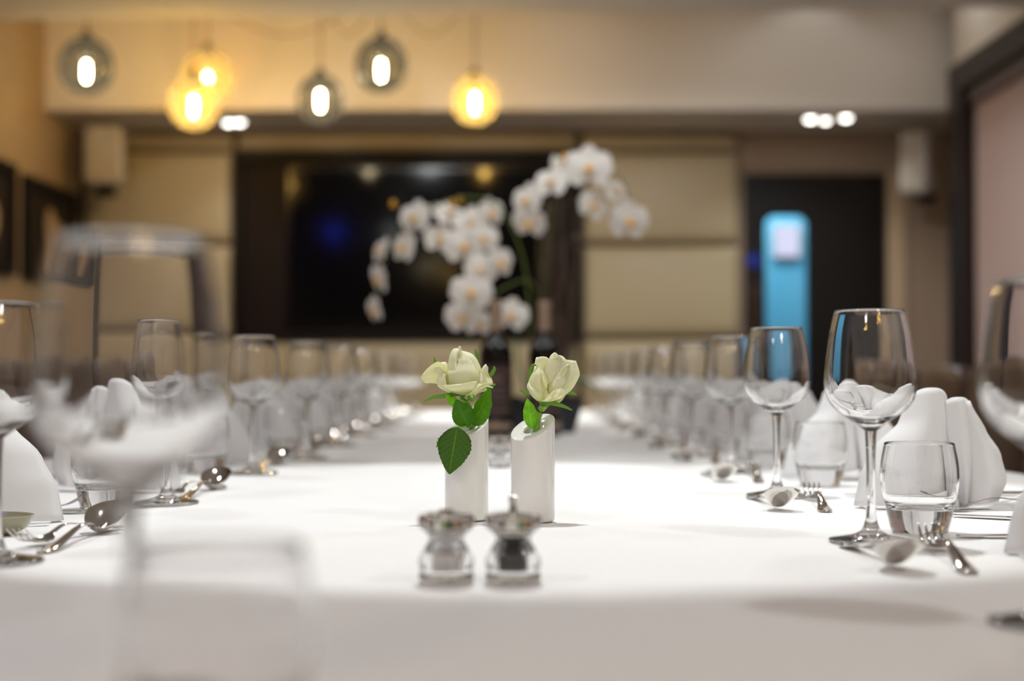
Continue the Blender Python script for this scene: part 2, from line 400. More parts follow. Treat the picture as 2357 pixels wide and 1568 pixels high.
# framed pictures on the left wall
def picture(y0, y1, z0, z1, label):
    t = thing('framed_picture', label, 'picture', (XL, (y0+y1)/2, z0)); h = (y1-y0)/2; H = z1-z0
    for (a, b, c, d) in ((-h, h, 0, .05), (-h, h, H-.05, H), (-h, -h+.05, .05, H-.05), (h-.05, h, .05, H-.05)):
        box('frame_bar', 0, .04, a, b, c, d, M_['black'], t, .004)
    box('print', .0, .015, -h+.04, h-.04, .04, H-.04, M_['darkart'], t)
    # dark bust-like shape on the print
    V = []; n = 20
    for k in range(n):
        a = 2*pi*k/n; rr = 1+.25*sin(3*a+1)
        V.append((.017, .06+.13*rr*cos(a)*h/.4, H*.42+.17*rr*sin(a)*H/.52))
    mk('print_shape', V, [tuple(range(n))], M_['art'], t, False)
picture(6.98, 7.80, 1.365, 1.88, 'black framed print with a pale picture, nearest the far corner')
picture(6.00, 6.84, 1.365, 1.90, 'black framed print cut by the left edge of the photograph')

# wall speakers
def speaker(loc, rz, w, h, d, label):
    t = thing('wall_speaker', label, 'speaker', loc, rz)
    box('cabinet', -w/2, w/2, -d/2, d/2, 0, h, M_['white'], t, .025, 4)
    box('grille', -w/2+.02, w/2-.02, -d/2-.006, -d/2+.002, .02, h-.02, M_['grille'], t, .01)
    box('bracket', -.03, .03, d/2-.01, d/2+.09, h*.35, h*.65, M_['black'], t)
    box('bracket_foot', -.05, .05, d/2-.02, d/2+.03, -.05, .02, M_['black'], t)
    return t
a = P(238, 425, 7.6); speaker((a.x, 7.62, a.z), R(10), .20, .31, .17, 'pale wall speaker high in the corner beside the framed prints')
a = P(2130, 440, 7.5); s_ = speaker((a.x, 7.62, a.z), R(-38), .15, .33, .18, 'pale tilted wall speaker high in the corner right of the door'); s_.rotation_euler = (R(6), R(3), R(-38))

# spotlights in the soffit
def soffit_spots(pts, label):
    for i, (x, y, r) in enumerate(pts):
        Yp = (SOFZ-CZ)*FPX/(860-y)
        Yp = min(max(Yp, 7.4), 7.9); X = (x-1178.5)/FPX*Yp
        t = thing('recessed_spotlight', label[i], 'ceiling light', (X, Yp, SOFZ), 0, 'recessed spotlights under the bulkhead')
        lathe('rim', [(r+.02, 0), (r+.02, -.006), (r, -.008), (r, 0)], M_['white'], t, 24)
        lathe('lens', [(0, -.02), (r*.6, -.018), (r, -.004)], M_['disc'], t, 24)
soffit_spots([(524, 277, .028), (549, 276, .028), (1868, 269, .03), (1903, 272, .024), (1950, 266, .03)],
    ['left lamp of the pair of glowing spotlights behind the amber pendants', 'right lamp of the pair of glowing spotlights behind the amber pendants',
     'left one of the three glowing spotlights above the door', 'dimmer middle one of the three glowing spotlights above the door', 'right one of the three glowing spotlights above the door'])
lamp('SPOT', (-1.5, 7.62, SOFZ-.03), 6, COOL, .03, 110, .8, aim=(-1.5, 7.6, 0), name='soffit_light')
lamp('SPOT', (1.60, 7.55, SOFZ-.03), 14, COOL, .03, 120, .8, aim=(1.5, 7.6, 0), name='soffit_light')
lamp('SPOT', (1.55, 7.10, RECESS-.03), 2, COOL, .03, 110, .5, aim=(1.55, 7.2, 0), name='recess_light_and_fill')
for x_ in (.3, 1.2, 2.0): lamp('SPOT', (x_, 6.75, RECESS-.03), 6.5, COOL, .04, 150, 1, aim=(x_, 6.95, 0), name='recess_light_and_fill')  # unseen fill lamps added to brighten the bulkhead
lamp('SPOT', (1.85, 7.55, SOFZ-.03), 8, COOL, .03, 110, .8, aim=(1.85, 7.6, 0), name='soffit_light')

# pendants
def egg(r, h, n=16):
    """profile of an egg-like globe, bottom at -h, top at 0"""
    out = []
    for k in range(n+1):
        t = pi*k/n
        z = -h/2 - h/2*cos(t); rr = r*sin(t)**.92*(1-.12*cos(t-pi)*-1*.0)
        out.append((max(rr, .012 if k == n else 0.0), z))
    return out
def pendant(cx, cy_, rpx, Y, col, bulb, label, top=RECESS, swag=None):
    c = P(cx, cy_, Y); r = rpx/FPX*Y; h = 2.12*r
    t = thing('pendant_lamp', label, 'lamp', (c.x, Y, c.z+h/2), 0, 'glass globe pendants')
    lathe('glass_globe', egg(r, h), M_[col], t, 32)
    lathe('lamp_cap', [(0, .03), (.014, .03), (.028, .0), (.034, -.03), (.028, -.05), (0, -.05)], M_['brass'], t, 20)
    bz = P(bulb[0], bulb[1], Y).z-(c.z+h/2)
    b = lathe('bulb', [(0, bz-.045), (.008, bz-.04), (.011, bz-.02), (.011, bz+.02), (.008, bz+.04), (0, bz+.045)], M_['bulb'], t, 12)
    lathe('bulb_socket', [(0, bz+.05), (.012, bz+.05), (.014, -.04), (0, -.04)], M_['brass'], t, 12)
    tube('cord', [(0, 0, .02), (0, 0, (top-c.z-h/2)*.5), (0, 0, top-c.z-h/2)], .004, M_['cord'], t, 6, sm=1)
    lamp('POINT', (0, 0, bz), 6.5, (1.0, .93, .86), .02, parent=t, name='bulb_light')
    return t
YP = 6.75
pendant(199, 152, 63, YP, 'smoke', (197, 165), 'smoked glass globe pendant nearest the left wall')
pendant(478, 180, 62, YP+.15, 'amber', (475, 190), 'amber glass pendant, upper one of the overlapping pair')
pendant(446, 236, 58, YP-.2, 'amber', (444, 246), 'amber glass pendant, lower one of the overlapping pair')
pendant(737, 229, 54, YP, 'smoke', (735, 232), 'lower smoked glass pendant between the amber pair and the high one')
pendant(877, 150, 61, YP, 'smoke', (872, 162), 'highest smoked glass pendant, above the television')
pendant(1093, 229, 54, YP, 'amber', (1090, 238), 'single amber glass pendant over the right half of the television')
for k, (a, b) in enumerate((((446, 40), (880, 30)), ((890, 30), (1090, 40)), ((735, 40), (872, 30)))):
    p, q = P(a[0], a[1], YP+.3), P(b[0], b[1], YP+.3); mid = (p+q)/2-Vector((0, 0, .10))
    o = tube('swagged_cord', [p+Vector((0, 0, .1)), mid, q+Vector((0, 0, .1))], .003, M_['cord'], None, 6, sm=8)
    tag(o, ['long thin cord looping from the amber pair to the highest pendant', 'thin cord looping between the highest pendant and the single amber one', 'thin cord looping from the lower smoked pendant to the highest pendant'][k], 'cord', 'cords looped between the pendants')
# pendants of the other end of the room, met only in reflections
for k, (x, y, z) in enumerate(((-1.05, -1.2, 2.28), (-.75, -1.0, 2.2), (-.9, -1.5, 2.36), (.75, -1.1, 2.25), (1.05, -1.3, 2.35), (.95, -.9, 2.18))):
    t = thing('pendant_lamp', ['low smoked globe pendant behind the camera, outermost by the picture wall', 'low amber globe pendant behind the camera, towards the picture wall', 'high smoked globe pendant behind the camera by the picture wall', 'amber globe pendant behind the camera, towards the windows', 'smoked globe pendant behind the camera, outermost by the windows', 'lowest amber globe pendant behind the camera on the window side'][k], 'lamp', (x, y, z), 0, 'pendants behind the camera')
    lathe('glass_globe', egg(.11, .23), M_['amber' if k % 2 else 'smoke'], t, 24)
    lathe('bulb', [(0, -.17), (.012, -.15), (.012, -.08), (0, -.06)], M_['bulb'], t, 10)
    tube('cord', [(0, 0, 0), (0, 0, CEIL-z)], .004, M_['cord'], t, 6, sm=1)
    if k in (0, 4): lamp('POINT', (0, 0, -.11), 8, (1.0, .85, .7), .02, parent=t, name='bulb_light')
t = thing('accent_lamp', 'small blue accent lamp under the ceiling at the near left', 'lamp', (-1.97, .05, CEIL))
lathe('lamp_housing', [(.0, 0), (.035, 0), (.035, -.03), (.028, -.03)], M_['black'], t, 16)
lathe('lamp_lens', [(0, -.045), (.02, -.04), (.028, -.03)], M_['blue_led'], t, 16)

# downlights over the table
WHERE = ['straight above the bud vases', 'above the far end of the table', 'over the picture-wall chairs nearest the camera', 'over the window-side chairs nearest the camera',
         'over the middle of the picture-wall row', 'over the middle of the window-side row', 'over the far end of the picture-wall row', 'over the far end of the window-side row',
         'above the nearest window-side napkins', 'above the table halfway to the orchid', 'in front of the television', 'in front of the padded panels beside the door',
         'behind the camera on the picture-wall side', 'behind the camera on the window side']
for k, (x, y, pw, cone, bl, ax, ay) in enumerate(DOWN):
    lab = 'recessed ceiling downlight ' + WHERE[k]
    t = thing('ceiling_downlight', lab, 'ceiling light', (x, y, CEIL), 0, 'ceiling downlights over the table')
    lathe('rim', [(.055, 0), (.055, -.006), (.042, -.008), (.042, 0)], M_['white'], t, 24)
    lathe('lens', [(0, -.004), (.03, -.004), (.042, -.002)], M_['disc'], t, 20)
    wide = cone > 100
    if wide: t.scale = (2.2, 2.2, 1)      # larger diffused fittings
    l = lamp('SPOT', (0, 0, -.03), pw, COOL, .09 if wide else .028, cone, bl, parent=t, name='downlight_beam')
    d = Vector((ax-x, ay-y, TZ-CEIL)); l.rotation_euler = d.to_track_quat('-Z', 'Y').to_euler()

# ================================================================== TABLE
TX0, TX1, TY0, TY1 = -.80, .74, -.5, 5.65
tb = thing('banqueting_table', 'long banqueting table hidden under the white cloth', 'table', (0, (TY0+TY1)/2, 0))
hy = (TY1-TY0)/2
box('table_top', TX0+.01, TX1-.01, -hy+.01, hy-.01, TZ-.04, TZ-.008, M_['leg'], tb)
for sx in (TX0+.12, TX1-.12):
    for sy in (-hy+.2, -hy/3, hy/3, hy-.2):
        box('leg', sx-.03, sx+.03, sy-.03, sy+.03, 0, TZ-.04, M_['leg'], tb)
def cloth():
    nx, ny = 44, 300; V = []; F = []
    drop = .32
    xs = [TX0 + (TX1-TX0)*i/nx for i in range(nx+1)]
    def ridge(y, y0, w, h): return h*math.exp(-((y-y0)/w)**2)
    for j in range(ny+1):
        y = TY0+(TY1-TY0)*j/ny
        row = [(TX0-.025, y, TZ-drop), (TX0-.008, y, TZ-.05), (TX0-.001, y, TZ-.004)]
        for x in xs:
            z = TZ
            z += ridge(y-.012*sin(2.1*x+.6), .975, .010, .0016)+ridge(y, 2.42, .02, .0012)+ridge(y, 3.9, .02, .002)
            z += .0005*sin(y*38+3*sin(x*5))+.0004*sin(x*24+y*5)
            row.append((x, y, z-.0012))
        row += [(TX1+.001, y, TZ-.004), (TX1+.008, y, TZ-.05), (TX1+.025, y, TZ-drop)]
        if j in (0, ny):
            pass
        for k, p in enumerate(row):
            if k in (0, 1, len(row)-1, len(row)-2):
                s = .02*sin(y*16+k)*(1 if k in (0, len(row)-1) else .25); p = (p[0]+(-s if k < 2 else s)*.8, p[1], p[2])
            V.append(p)
    n = nx+7
    for j in range(ny):
        for i in range(n-1):
            a = j*n+i; F.append((a, a+1, a+n+1, a+n))
    # end drops
    b0 = len(V)
    for i in range(n): p = V[i]; V.append((p[0], TY0-.02, TZ-drop))
    for i in range(n-1): F.append((b0+i, b0+i+1, i+1, i))
    b1 = len(V)
    for i in range(n): p = V[ny*n+i]; V.append((p[0], TY1+.02, TZ-drop))
    for i in range(n-1): F.append((ny*n+i, ny*n+i+1, b1+i+1, b1+i))
    return mk('tablecloth', V, F, M_['cloth'])
tag(cloth(), 'white linen cloth spread over the long table', 'tablecloth')

# ------------------------------------------------------------------ glassware
def wine_glass(label, loc, group):
    t = thing('wine_glass', label, 'wine glass', loc, 0, group)
    k = .000377
    out = cr([(.0052, .0955), (.0092, .0985), (.0190, .1058), (.0300, .1138), (.0366, .1230), (.0391, .134), (.0389, .145), (.0374, .160), (.0345, .180), (.0302, .1995)], 5)
    rim = [(.0300, .2003), (.0295, .2000)]
    inn = cr([(.0293, .1985), (.0334, .180), (.0362, .160), (.0376, .145), (.0377, .134), (.0350, .1240), (.0282, .1155), (.0172, .1082), (.0065, .1040), (.0001, .1032)], 5)
    lathe('bowl', [tuple(p) for p in out]+rim+[tuple(p) for p in inn], M_['glass'], t, 64, sharp=None)
    st = cr([(.0085, .0095), (.0055, .017), (.0040, .030), (.0038, .055), (.0042, .080), (.0052, .0955)], 5)
    lathe('stem', [tuple(p) for p in st], M_['glass'], t, 32, sharp=None)
    ft = [(.0001, .0012), (.030, .0008), (.0352, .0002), (.0361, .0008), (.0360, .0018)]+[tuple(p) for p in cr([(.0352, .0023), (.026, .0040), (.015, .0062), (.0085, .0095)], 4)]
    lathe('foot', ft, M_['glass'], t, 48, sharp=None)
    return t
def tumbler(label, loc, group):
    t = thing('tumbler', label, 'glass', loc, 0, group)
    out = cr([(.0262, .0225), (.0262, .0225)], 1)
    o = cr([(.0300, .0220), (.0335, .034), (.0352, .048), (.0345, .064), (.0312, .0812)], 5)
    i = cr([(.0298, .0812), (.0330, .064), (.0337, .048), (.0318, .034), (.0280, .0255), (.0200, .0222), (.0001, .0215)], 5)
    lathe('wall', [tuple(p) for p in o]+[(.0309, .0820), (.0301, .0820)]+[tuple(p) for p in i], M_['glass'], t, 56, sharp=None)
    b = [(.0001, .0016), (.020, .0012), (.0235, .0003), (.0252, .0012)]+[tuple(p) for p in cr([(.0262, .0045), (.0282, .012), (.0300, .0220)], 4)]
    lathe('base', b, M_['glass'], t, 56, sharp=None)
    return t
# ------------------------------------------------------------------ cutlery
def strip(name, st, m, parent, nu=8, th=.0012, n=5, xoff=0.0):
    """st: (s, half width, z, sag, xshift); bowl/handle swept along +y"""
    pp = []
    for i in range(len(st)-1):
        a = st[max(i-1, 0)]; b = st[i]; c = st[i+1]; d = st[min(i+2, len(st)-1)]
        for k in range(n):
            t = k/n
            pp.append(tuple(.5*((2*b[q])+(c[q]-a[q])*t+(2*a[q]-5*b[q]+4*c[q]-d[q])*t*t+(3*b[q]-a[q]-3*c[q]+d[q])*t*t*t) for q in range(4)))
    pp.append(st[-1])
    V = []; F = []; w = nu+1
    for lay in (0, 1):
        for (s, hwid, z, sag) in [p[:4] for p in pp]:
            for i in range(w):
                u = -1+2*i/nu
                V.append((xoff+u*max(hwid, .0002), s, z+sag*u*u+(th if lay == 0 else 0)*(1-.5*u*u)+.0002))
    N = len(pp)*w
    for j in range(len(pp)-1):
        for i in range(nu):
            a = j*w+i; F.append((a, a+1, a+w+1, a+w)); F.append((N+a, N+a+w, N+a+w+1, N+a+1))
        a = j*w; F.append((a, a+w, N+a+w, N+a)); a = j*w+nu; F.append((a, N+a, N+a+w, a+w))
    for i in range(nu):
        F.append((i, N+i, N+i+1, i+1)); a = (len(pp)-1)*w+i; F.append((a, a+1, N+a+1, N+a))
    return mk(name, V, F, m, parent, True, sharp=60)
HANDLE = [(.055, .0032, .0075, 0), (.075, .0026, .0125, 0), (.10, .0032, .0105, 0), (.135, .0052, .0045, -.0006), (.160, .0075, .0012, -.0010), (.175, .0062, .0006, -.0006), (.180, .0020, .0004, 0)]
def spoon(label, loc, rz, group, sc=1.0):
    t = thing('dessert_spoon', label, 'spoon', loc, rz, group); t.scale = (sc, sc, sc)
    strip('bowl', [(-.001, .0010, .0255, .0005), (.004, .0105, .0195, .0050), (.013, .0170, .0125, .0090), (.025, .0187, .0060, .0110), (.038, .0150, .0014, .0085), (.049, .0068, .0030, .0030), (.055, .0034, .0075, 0)], M_['steel'], t, 10, n=7)
    strip('handle', HANDLE, M_['steel'], t, 6)
    return t
def fork(label, loc, rz, group, name='dessert_fork', sc=1.0):
    t = thing(name, label, 'fork', loc, rz, group); t.scale = (sc, sc, sc)
    for x in (-.0084, -.0028, .0028, .0084):
        strip('tine', [(-.001, .0006, .0165, 0), (.008, .0012, .0105, 0), (.020, .0015, .0048, 0), (.034, .0017, .0022, 0)], M_['steel'], t, 2, xoff=x, n=3)
    strip('head', [(.032, .0105, .0022, .0010), (.040, .0105, .0018, .0016), (.048, .0070, .0040, .0010), (.055, .0032, .0075, 0)], M_['steel'], t, 6)
    strip('handle', HANDLE, M_['steel'], t, 6)
    return t
def knife(label, loc, rz, group, sc=1.0):
    t = thing('table_knife', label, 'knife', loc, rz, group); t.scale = (sc, sc, sc)
    strip('blade', [(0, .0012, .001, 0), (.01, .0065, .001, 0), (.06, .0085, .0012, 0), (.10, .0078, .0014, 0), (.112, .0040, .002, 0)], M_['steel'], t, 4, .0010)
    strip('handle', [(.112, .0040, .001, 0), (.125, .0050, .0008, 0), (.17, .0062, .0006, 0), (.21, .0080, .0004, 0), (.222, .0060, .0004, 0)], M_['steel'], t, 6, .0045)
    return t
# ------------------------------------------------------------------ napkins
def napkin(label, loc, rz, group, mirror=1, seed=0, sc=1.0):
    t = thing('folded_napkin', label, 'napkin', loc, rz, group); t.scale = (mirror*sc, sc, sc)
    rn = random.Random(seed)
    def lobe(L, Rr, ztop, bulge, yoff, dome=.012, wav=.0, nm='fold'):
        # L, Rr: x of the left/right outline at v = 0, .25, .5, .75, 1
        def f(u, v):
            q = v*4; i = min(3, int(q)); fr = q-i; fr = fr*fr*(3-2*fr)*.5+fr*.5
            xl = L[i]+(L[i+1]-L[i])*fr; xr = Rr[i]+(Rr[i+1]-Rr[i])*fr
            s = (u+1)/2; x = xl+(xr-xl)*s
            ed = 1-abs(u)**2.8
            z = ztop*v - dome*(1-ed)*v**3 + .0
            y = yoff - bulge*sin(pi*s)**.8*(1-.45*v) + wav*sin(9*s+3*v)*(1-v*.3) + .0035*abs(sin(5.2*(s-.5)*(1.25-v*.5)+seed))*(1-.6*v)
            return (x, y, z+.001)
        return grid(nm, f, 16, 18, M_['napkin'], t, thick=.0014)
    # main panels, seen from the near side
    lobe((-.104, -.098, -.082, -.054, -.046), (.012, .009, .006, .002, -.003), .129, .036, .000, .012, .0022)
    lobe((.004, .001, -.003, -.008, -.010), (.014, .018, .021, .021, .017), .119, .012, -.014, .006)
    lobe((.008, .008, .006, .004, .002), (.050, .062, .056, .040, .024), .115, .032, .000, .010, -.0022)
    # rear panels close the cone
    lobe((-.104, -.098, -.080, -.052, -.043), (.050, .062, .054, .038, .020), .112, -.036, .003, .016, .003)
    # turned-down cuffs at the foot
    def cuff(x0, x1, h, y0, w):
        def f(u, v):
            s = (u+1)/2; x = x0+(x1-x0)*s
            y = y0 - w*sin(pi*s)*(.6+.4*v) - w*.5*(1-v); z = .002+h*(s if x1 > x0 else 1-s)**1.5*(1-(1-v)**2)*.9
            return (x, y, z)
        grid('cuff', f, 10, 6, M_['napkin'], t, thick=.0016)
    cuff(.0, .085, .020, -.012, .020); cuff(.0, .07, .010, -.022, .018); cuff(-.0, -.10, .012, -.02, .022)
    return t

WS, PS = 'window-side row', 'picture-wall row'
ORD = ['nearest', 'second', 'third', 'fourth', 'fifth', 'sixth', 'seventh', 'eighth', 'ninth', 'tenth', 'eleventh']
def lab(what, row, i, extra=''):
    if i < len(ORD):
        nth = 'nearest the camera' if i == 0 else ORD[i]+' from the camera'
        return '%s in the %s, %s%s' % (what, row, nth, extra)
    return '%s blurred at the far end of the %s' % (what, row)

protos = {}
def place(kind, builder, label, loc, rz, group, **kw):
    key = (kind, kw.get('mirror', 1))
    if key in protos: return dup(protos[key], loc, rz, label, group)
    if kind in ('wine', 'tumbler'): o = builder(label, loc, group)
    else: o = builder(label, loc, rz, group, **kw)
    o.rotation_euler = (0, 0, rz); protos[key] = o; return o
def at(x, Y): return (x, Y, TZ)

# wine glasses
RG = [(.314, .83), (.311, 1.235), (.315, 1.695), (.322, 2.10), (.314, 2.50), (.315, 2.92), (.318, 3.35), (.315, 3.78), (.31, 4.2), (.312, 4.65), (.31, 5.1)]
LG = [(-.156, .58), (-.398, 1.10), (-.388, 1.60), (-.376, 2.07), (-.348, 2.42), (-.345, 2.85), (-.345, 3.3), (-.34, 3.75), (-.345, 4.2), (-.34, 4.65), (-.345, 5.1)]
for i, (x, Y) in enumerate(RG): place('wine', wine_glass, lab('empty stemmed wine glass', WS, i), at(x, Y), i*.3, 'wine glasses along the table')
for i, (x, Y) in enumerate(LG):
    if i == 0: l = 'huge out-of-focus wine glass closest to the lens, in front of the others'
    else: l = lab('empty stemmed wine glass', PS, i-1)
    place('wine', wine_glass, l, at(x, Y), i*.4, 'wine glasses along the table')
RT = [(.373, 1.305), (.400, 1.85), (.398, 2.22), (.40, 2.62), (.395, 3.05), (.395, 3.48), (.395, 3.9), (.395, 4.35), (.395, 4.8), (.395, 5.2)]
LT = [(-.108, .525), (-.437, 1.53), (-.448, 2.08), (-.420, 2.62), (-.415, 3.05), (-.415, 3.5), (-.415, 3.95), (-.415, 4.4), (-.415, 4.85)]
for i, (x, Y) in enumerate(RT): place('tumbler', tumbler, lab('short thick-bottomed water tumbler', WS, i), at(x, Y), i*.3, 'water tumblers along the table')
for i, (x, Y) in enumerate(LT):
    l = 'blurred water tumbler at the bottom edge beside the huge wine glass' if i == 0 else lab('short thick-bottomed water tumbler', PS, i-1)
    place('tumbler', tumbler, l, at(x, Y), i*.3, 'water tumblers along the table')
# napkins
for i in range(10):
    Y = 1.14+.415*i; x = .478 if i else .50
    place('napkin', napkin, lab('white standing folded napkin', WS, i), at(x, Y), (random.random()-.5)*.25 if i != 1 else 0, 'folded napkins along the table', seed=i)
for i in range(9):
    Y = (1.40, 1.78, 2.30, 2.83, 3.28, 3.72, 4.17, 4.62, 5.07)[i]
    place('napkin', napkin, lab('white standing folded napkin', PS, i), at(-.515 if i else -.545, Y), (random.random()-.5)*.25, 'folded napkins along the table', mirror=-1, seed=i)
# dessert cutlery
for i in range(10):
    Y = RG[i+1][1]-.20
    place('spoon', spoon, lab('dessert spoon showing its dark underside' if i < 3 else 'dessert spoon', WS, i), at(.289, Y), R(3) if i else R(2), 'dessert spoons across the settings')
    place('fork', fork, lab('dessert fork with raised tines', WS, i), at(.352 if i else .355, Y+.18), R(180-7), 'dessert forks across the settings')
for i in range(9):
    Y = (1.335, 1.82, 2.30, 2.725, 3.155, 3.605, 4.055, 4.505, 4.955)[i]
    place('spoon', spoon, lab('dessert spoon with a gleaming bowl' if i < 3 else 'dessert spoon', PS, i), at(-.372, Y), R(180-3), 'dessert spoons across the settings')
    place('fork', fork, lab('dessert fork', PS, i), at(-.408, Y-.16), R(-12), 'dessert forks across the settings')
# place-setting cutlery, at right angles to the edge
for i in range(5):
    Y = 1.27+.43*i
    place('knife', knife, lab('table knife lying flat behind the tumbler', WS, i), at(.395, Y), R(-90), 'table knives')
    place('mainfork', fork, lab('table fork resting beside the napkin', WS, i), at(.435, Y+.235), R(-84), 'table forks', name='table_fork')
kb = dup(protos[('knife', 1)], at(.448, 1.455), R(-118), 'butter knife lying aslant in front of the second napkin of the window-side row', 'butter knives')
for i in range(4):
    Y = 1.22+.47*i
    place('mainfork', fork, lab('table fork resting beside the napkin', PS, i), at(-.455, Y+.30), R(84), 'table forks', name='table_fork')
    place('knife', knife, lab('table knife lying flat beside the tumbler', PS, i), at(-.45, Y+.27), R(90), 'table knives')
# cutlery tip at the bottom right corner
dup(protos[('fork', 1)], at(.275, .745), R(-100), 'blurred fork whose tip enters the bottom right corner', 'dessert forks across the settings')
# olive side dish near the left edge
t = thing('side_dish', 'olive-grey glazed oval dish by the left spoon and fork', 'dish', (-.482, 1.290, TZ)); t.scale = (1.2, .8, 1)
lathe('dish_body', [(.0, .0015), (.028, .001), (.036, .006), (.0415, .017), (.0408, .0175), (.035, .008), (.027, .004), (0, .0036)], M_['butter'], t, 40)

# ================================================================== VASES AND ROSES
def vase(label, loc, rz, R0=.0218):
    t = thing('bud_vase', label, 'vase', loc, rz, 'slant-cut white bud vases')
    seg = 72; V = []; F = []
    def top(x, y): return .0930+.0080*x/R0+.0098*y/R0
    rings = [(.0185, 0), (.0205, .0004), (.0216, .0016), (R0, .004)]
    for (r, z) in rings:
        for k in range(seg): a = 2*pi*k/seg; V.append((r*cos(a), r*sin(a), z))
    for (r, dzz) in ((R0, -.003), (R0, -.0012), (R0*.985, -.0003), (R0*.955, 0), (R0*.70, -.0005), (.0098, -.0010), (.0090, -.0020), (.0086, -.006), (.0084, -.045)):
        for k in range(seg):
            a = 2*pi*k/seg; x, y = r*cos(a), r*sin(a); V.append((x, y, top(x, y)+dzz))
    n = len(V)//seg
    for i in range(n-1):
        for k in range(seg): F.append((i*seg+k, i*seg+(k+1) % seg, (i+1)*seg+(k+1) % seg, (i+1)*seg+k))
    F.append(tuple(range(seg))[::-1]); F.append(tuple((n-1)*seg+k for k in range(seg)))
    mk('vase_body', V, F, M_['porcelain'], t, True, sharp=70)
    return t
VL = (P(1075, 0, 1.42).x, 1.42); VR = (P(1226, 0, 1.405).x, 1.405)
vase('white slant-topped bud vase with the big dark leaf hanging over it', (*VL, TZ), 0)
vase('white slant-topped bud vase whose whole cut rim shows', (*VR, TZ), 0)

def petal(parent, az, pr, W, rc, tip=0.0, roll=0.0, n=14, lean=0.0, wav=.0006, seed=0, mt='petal', nm='petal', shift=(0, 0, 0), point=0.0, skew=0.0):
    """pr: profile (radius, height) from base to tip; W half width; rc curvature radius of the cup"""
    pp = cr([tuple(p) for p in pr], 6); N = len(pp)-1
    ca, sa = cos(az), sin(az); rn = random.Random(seed); f1, f2 = rn.uniform(0, 6), rn.uniform(0, 6)
    def f(u, v):
        k = v*N; i = min(N-1, int(k)); p = pp[i].lerp(pp[i+1], k-i)
        wv = W*(.30+.70*min(1, v/.5)**.8)*math.sqrt(max(0, 1-max(0, (v-.45)/.551)**2.6*(1-.0)))
        h = p[1]-point*0
        s = u*wv; ph = s/rc
        tg = rc*sin(ph); rad = p[0]-rc*(1-cos(ph))
        e = abs(u)**3*v
        rad += roll*e; h -= roll*.6*e*v
        h += point*max(0, v-.75)*4*(1-abs(u))**2
        r_ = wav*(sin(7*u+f1)+.6*sin(13*u+f2))*v*v
        rad += r_; h += r_*.7
        tg += skew*v*v
        x = rad*ca-tg*sa; y = rad*sa+tg*ca
        return (x+shift[0], y+shift[1]+lean*h, h+shift[2])
    return grid(nm, f, n, 14, M_[mt], parent, thick=.0004)
def leafm(parent, base, tipp, W, nrm, curl=0.0, fold=.25, seed=0, nm='leaf', teeth=11, serr=.07, mt='leaf'):
    b = Vector(base); t_ = Vector(tipp); d = t_-b; L = d.length; d.normalize()
    nn = Vector(nrm); nn = (nn-d*nn.dot(d)).normalized(); s = d.cross(nn).normalized()
    def f(u, v):
        w = W*(sin(pi*min(1, v*1.0)**.80))**.75*(1-.25*v) if 0 < v < 1 else 0.0
        if abs(u) > .99: w *= 1+serr*((v*teeth) % 1.0)-.02
        x = u*w; q = b+d*(L*v)+s*x+nn*(-fold*abs(x)+curl*(v*(1-v))*L+.0007*sin(v*teeth*2+seed)*abs(u))
        return q
    return grid(nm, f, 8, 44, M_[mt], parent, thick=.0003)
def sep(parent, pts, w, tipm=True):
    pp = cr(pts, 5); V = []; F = []
    for i, p in enumerate(pp):
        k = i/(len(pp)-1); ww = w*(1-k)**.7*(.7+.6*k) if k < 1 else .0002
        d = (pp[min(i+1, len(pp)-1)]-pp[max(i-1, 0)]).normalized(); s = d.cross(Vector((0, 1, .2))).normalized()
        nn = d.cross(s)
        V += [p-s*ww+nn*ww*.3, p, p+s*ww+nn*ww*.3]
    for i in range(len(pp)-1):
        for k in range(2): a = i*3+k; F.append((a, a+1, a+4, a+3))
    o = mk('sepal', V, F, M_['sepal'], parent, True)
    m = o.modifiers.new('solid', 'SOLIDIFY'); m.thickness = .0005
    return o
def Lp(root, x, y, dY=0.0):
    """photo pixel at the rose's own distance (plus dY) in the rose's local frame"""
    p = P(x, y, root.location.y+dY); return tuple(p-Vector(root.location))
mm = .001
def opet(t, Lq, Rq, dep, cup=.008, seed=0, wav=.0004, nv=18, nu=14, asym=0.0):
    """petal between two edge curves (in a 5.6x frame over the roses), dep: depth in mm from base to tip, edges set back by cup"""
    rn = random.Random(seed); f1, f2 = rn.uniform(0, 6), rn.uniform(0, 6)
    def curve(pts):
        pp = cr([tuple(map(float, p)) for p in pts], 8); d = [0]
        for i in range(1, len(pp)): d.append(d[-1]+(pp[i]-pp[i-1]).length)
        def g(v):
            w = v*d[-1]; i = 0
            while i < len(d)-2 and d[i+1] < w: i += 1
            k = (w-d[i])/max(1e-6, d[i+1]-d[i]); return pp[i].lerp(pp[i+1], min(1, max(0, k)))
        return g
    gl, gr = curve(Lq), curve(Rq); n = len(dep)-1
    def f(u, v):
        a, b = gl(v), gr(v); s_ = (u+1)/2; q = a.lerp(b, s_)
        k = v*n; i = min(n-1, int(k)); fr = k-i; fr = fr*fr*(3-2*fr); dc = (dep[i]*(1-fr)+dep[i+1]*fr)*.001
        y = dc + cup*abs(u)**2.2 + asym*u + wav*(sin(5*u+f1+4*v)+.5*sin(11*u+f2))*v
        return Vector(Lp(t, 940+q.x/5.6, 780+q.y/5.6, y))
    return grid('petal', f, nu, nv, M_['petal'], t, thick=.0004)
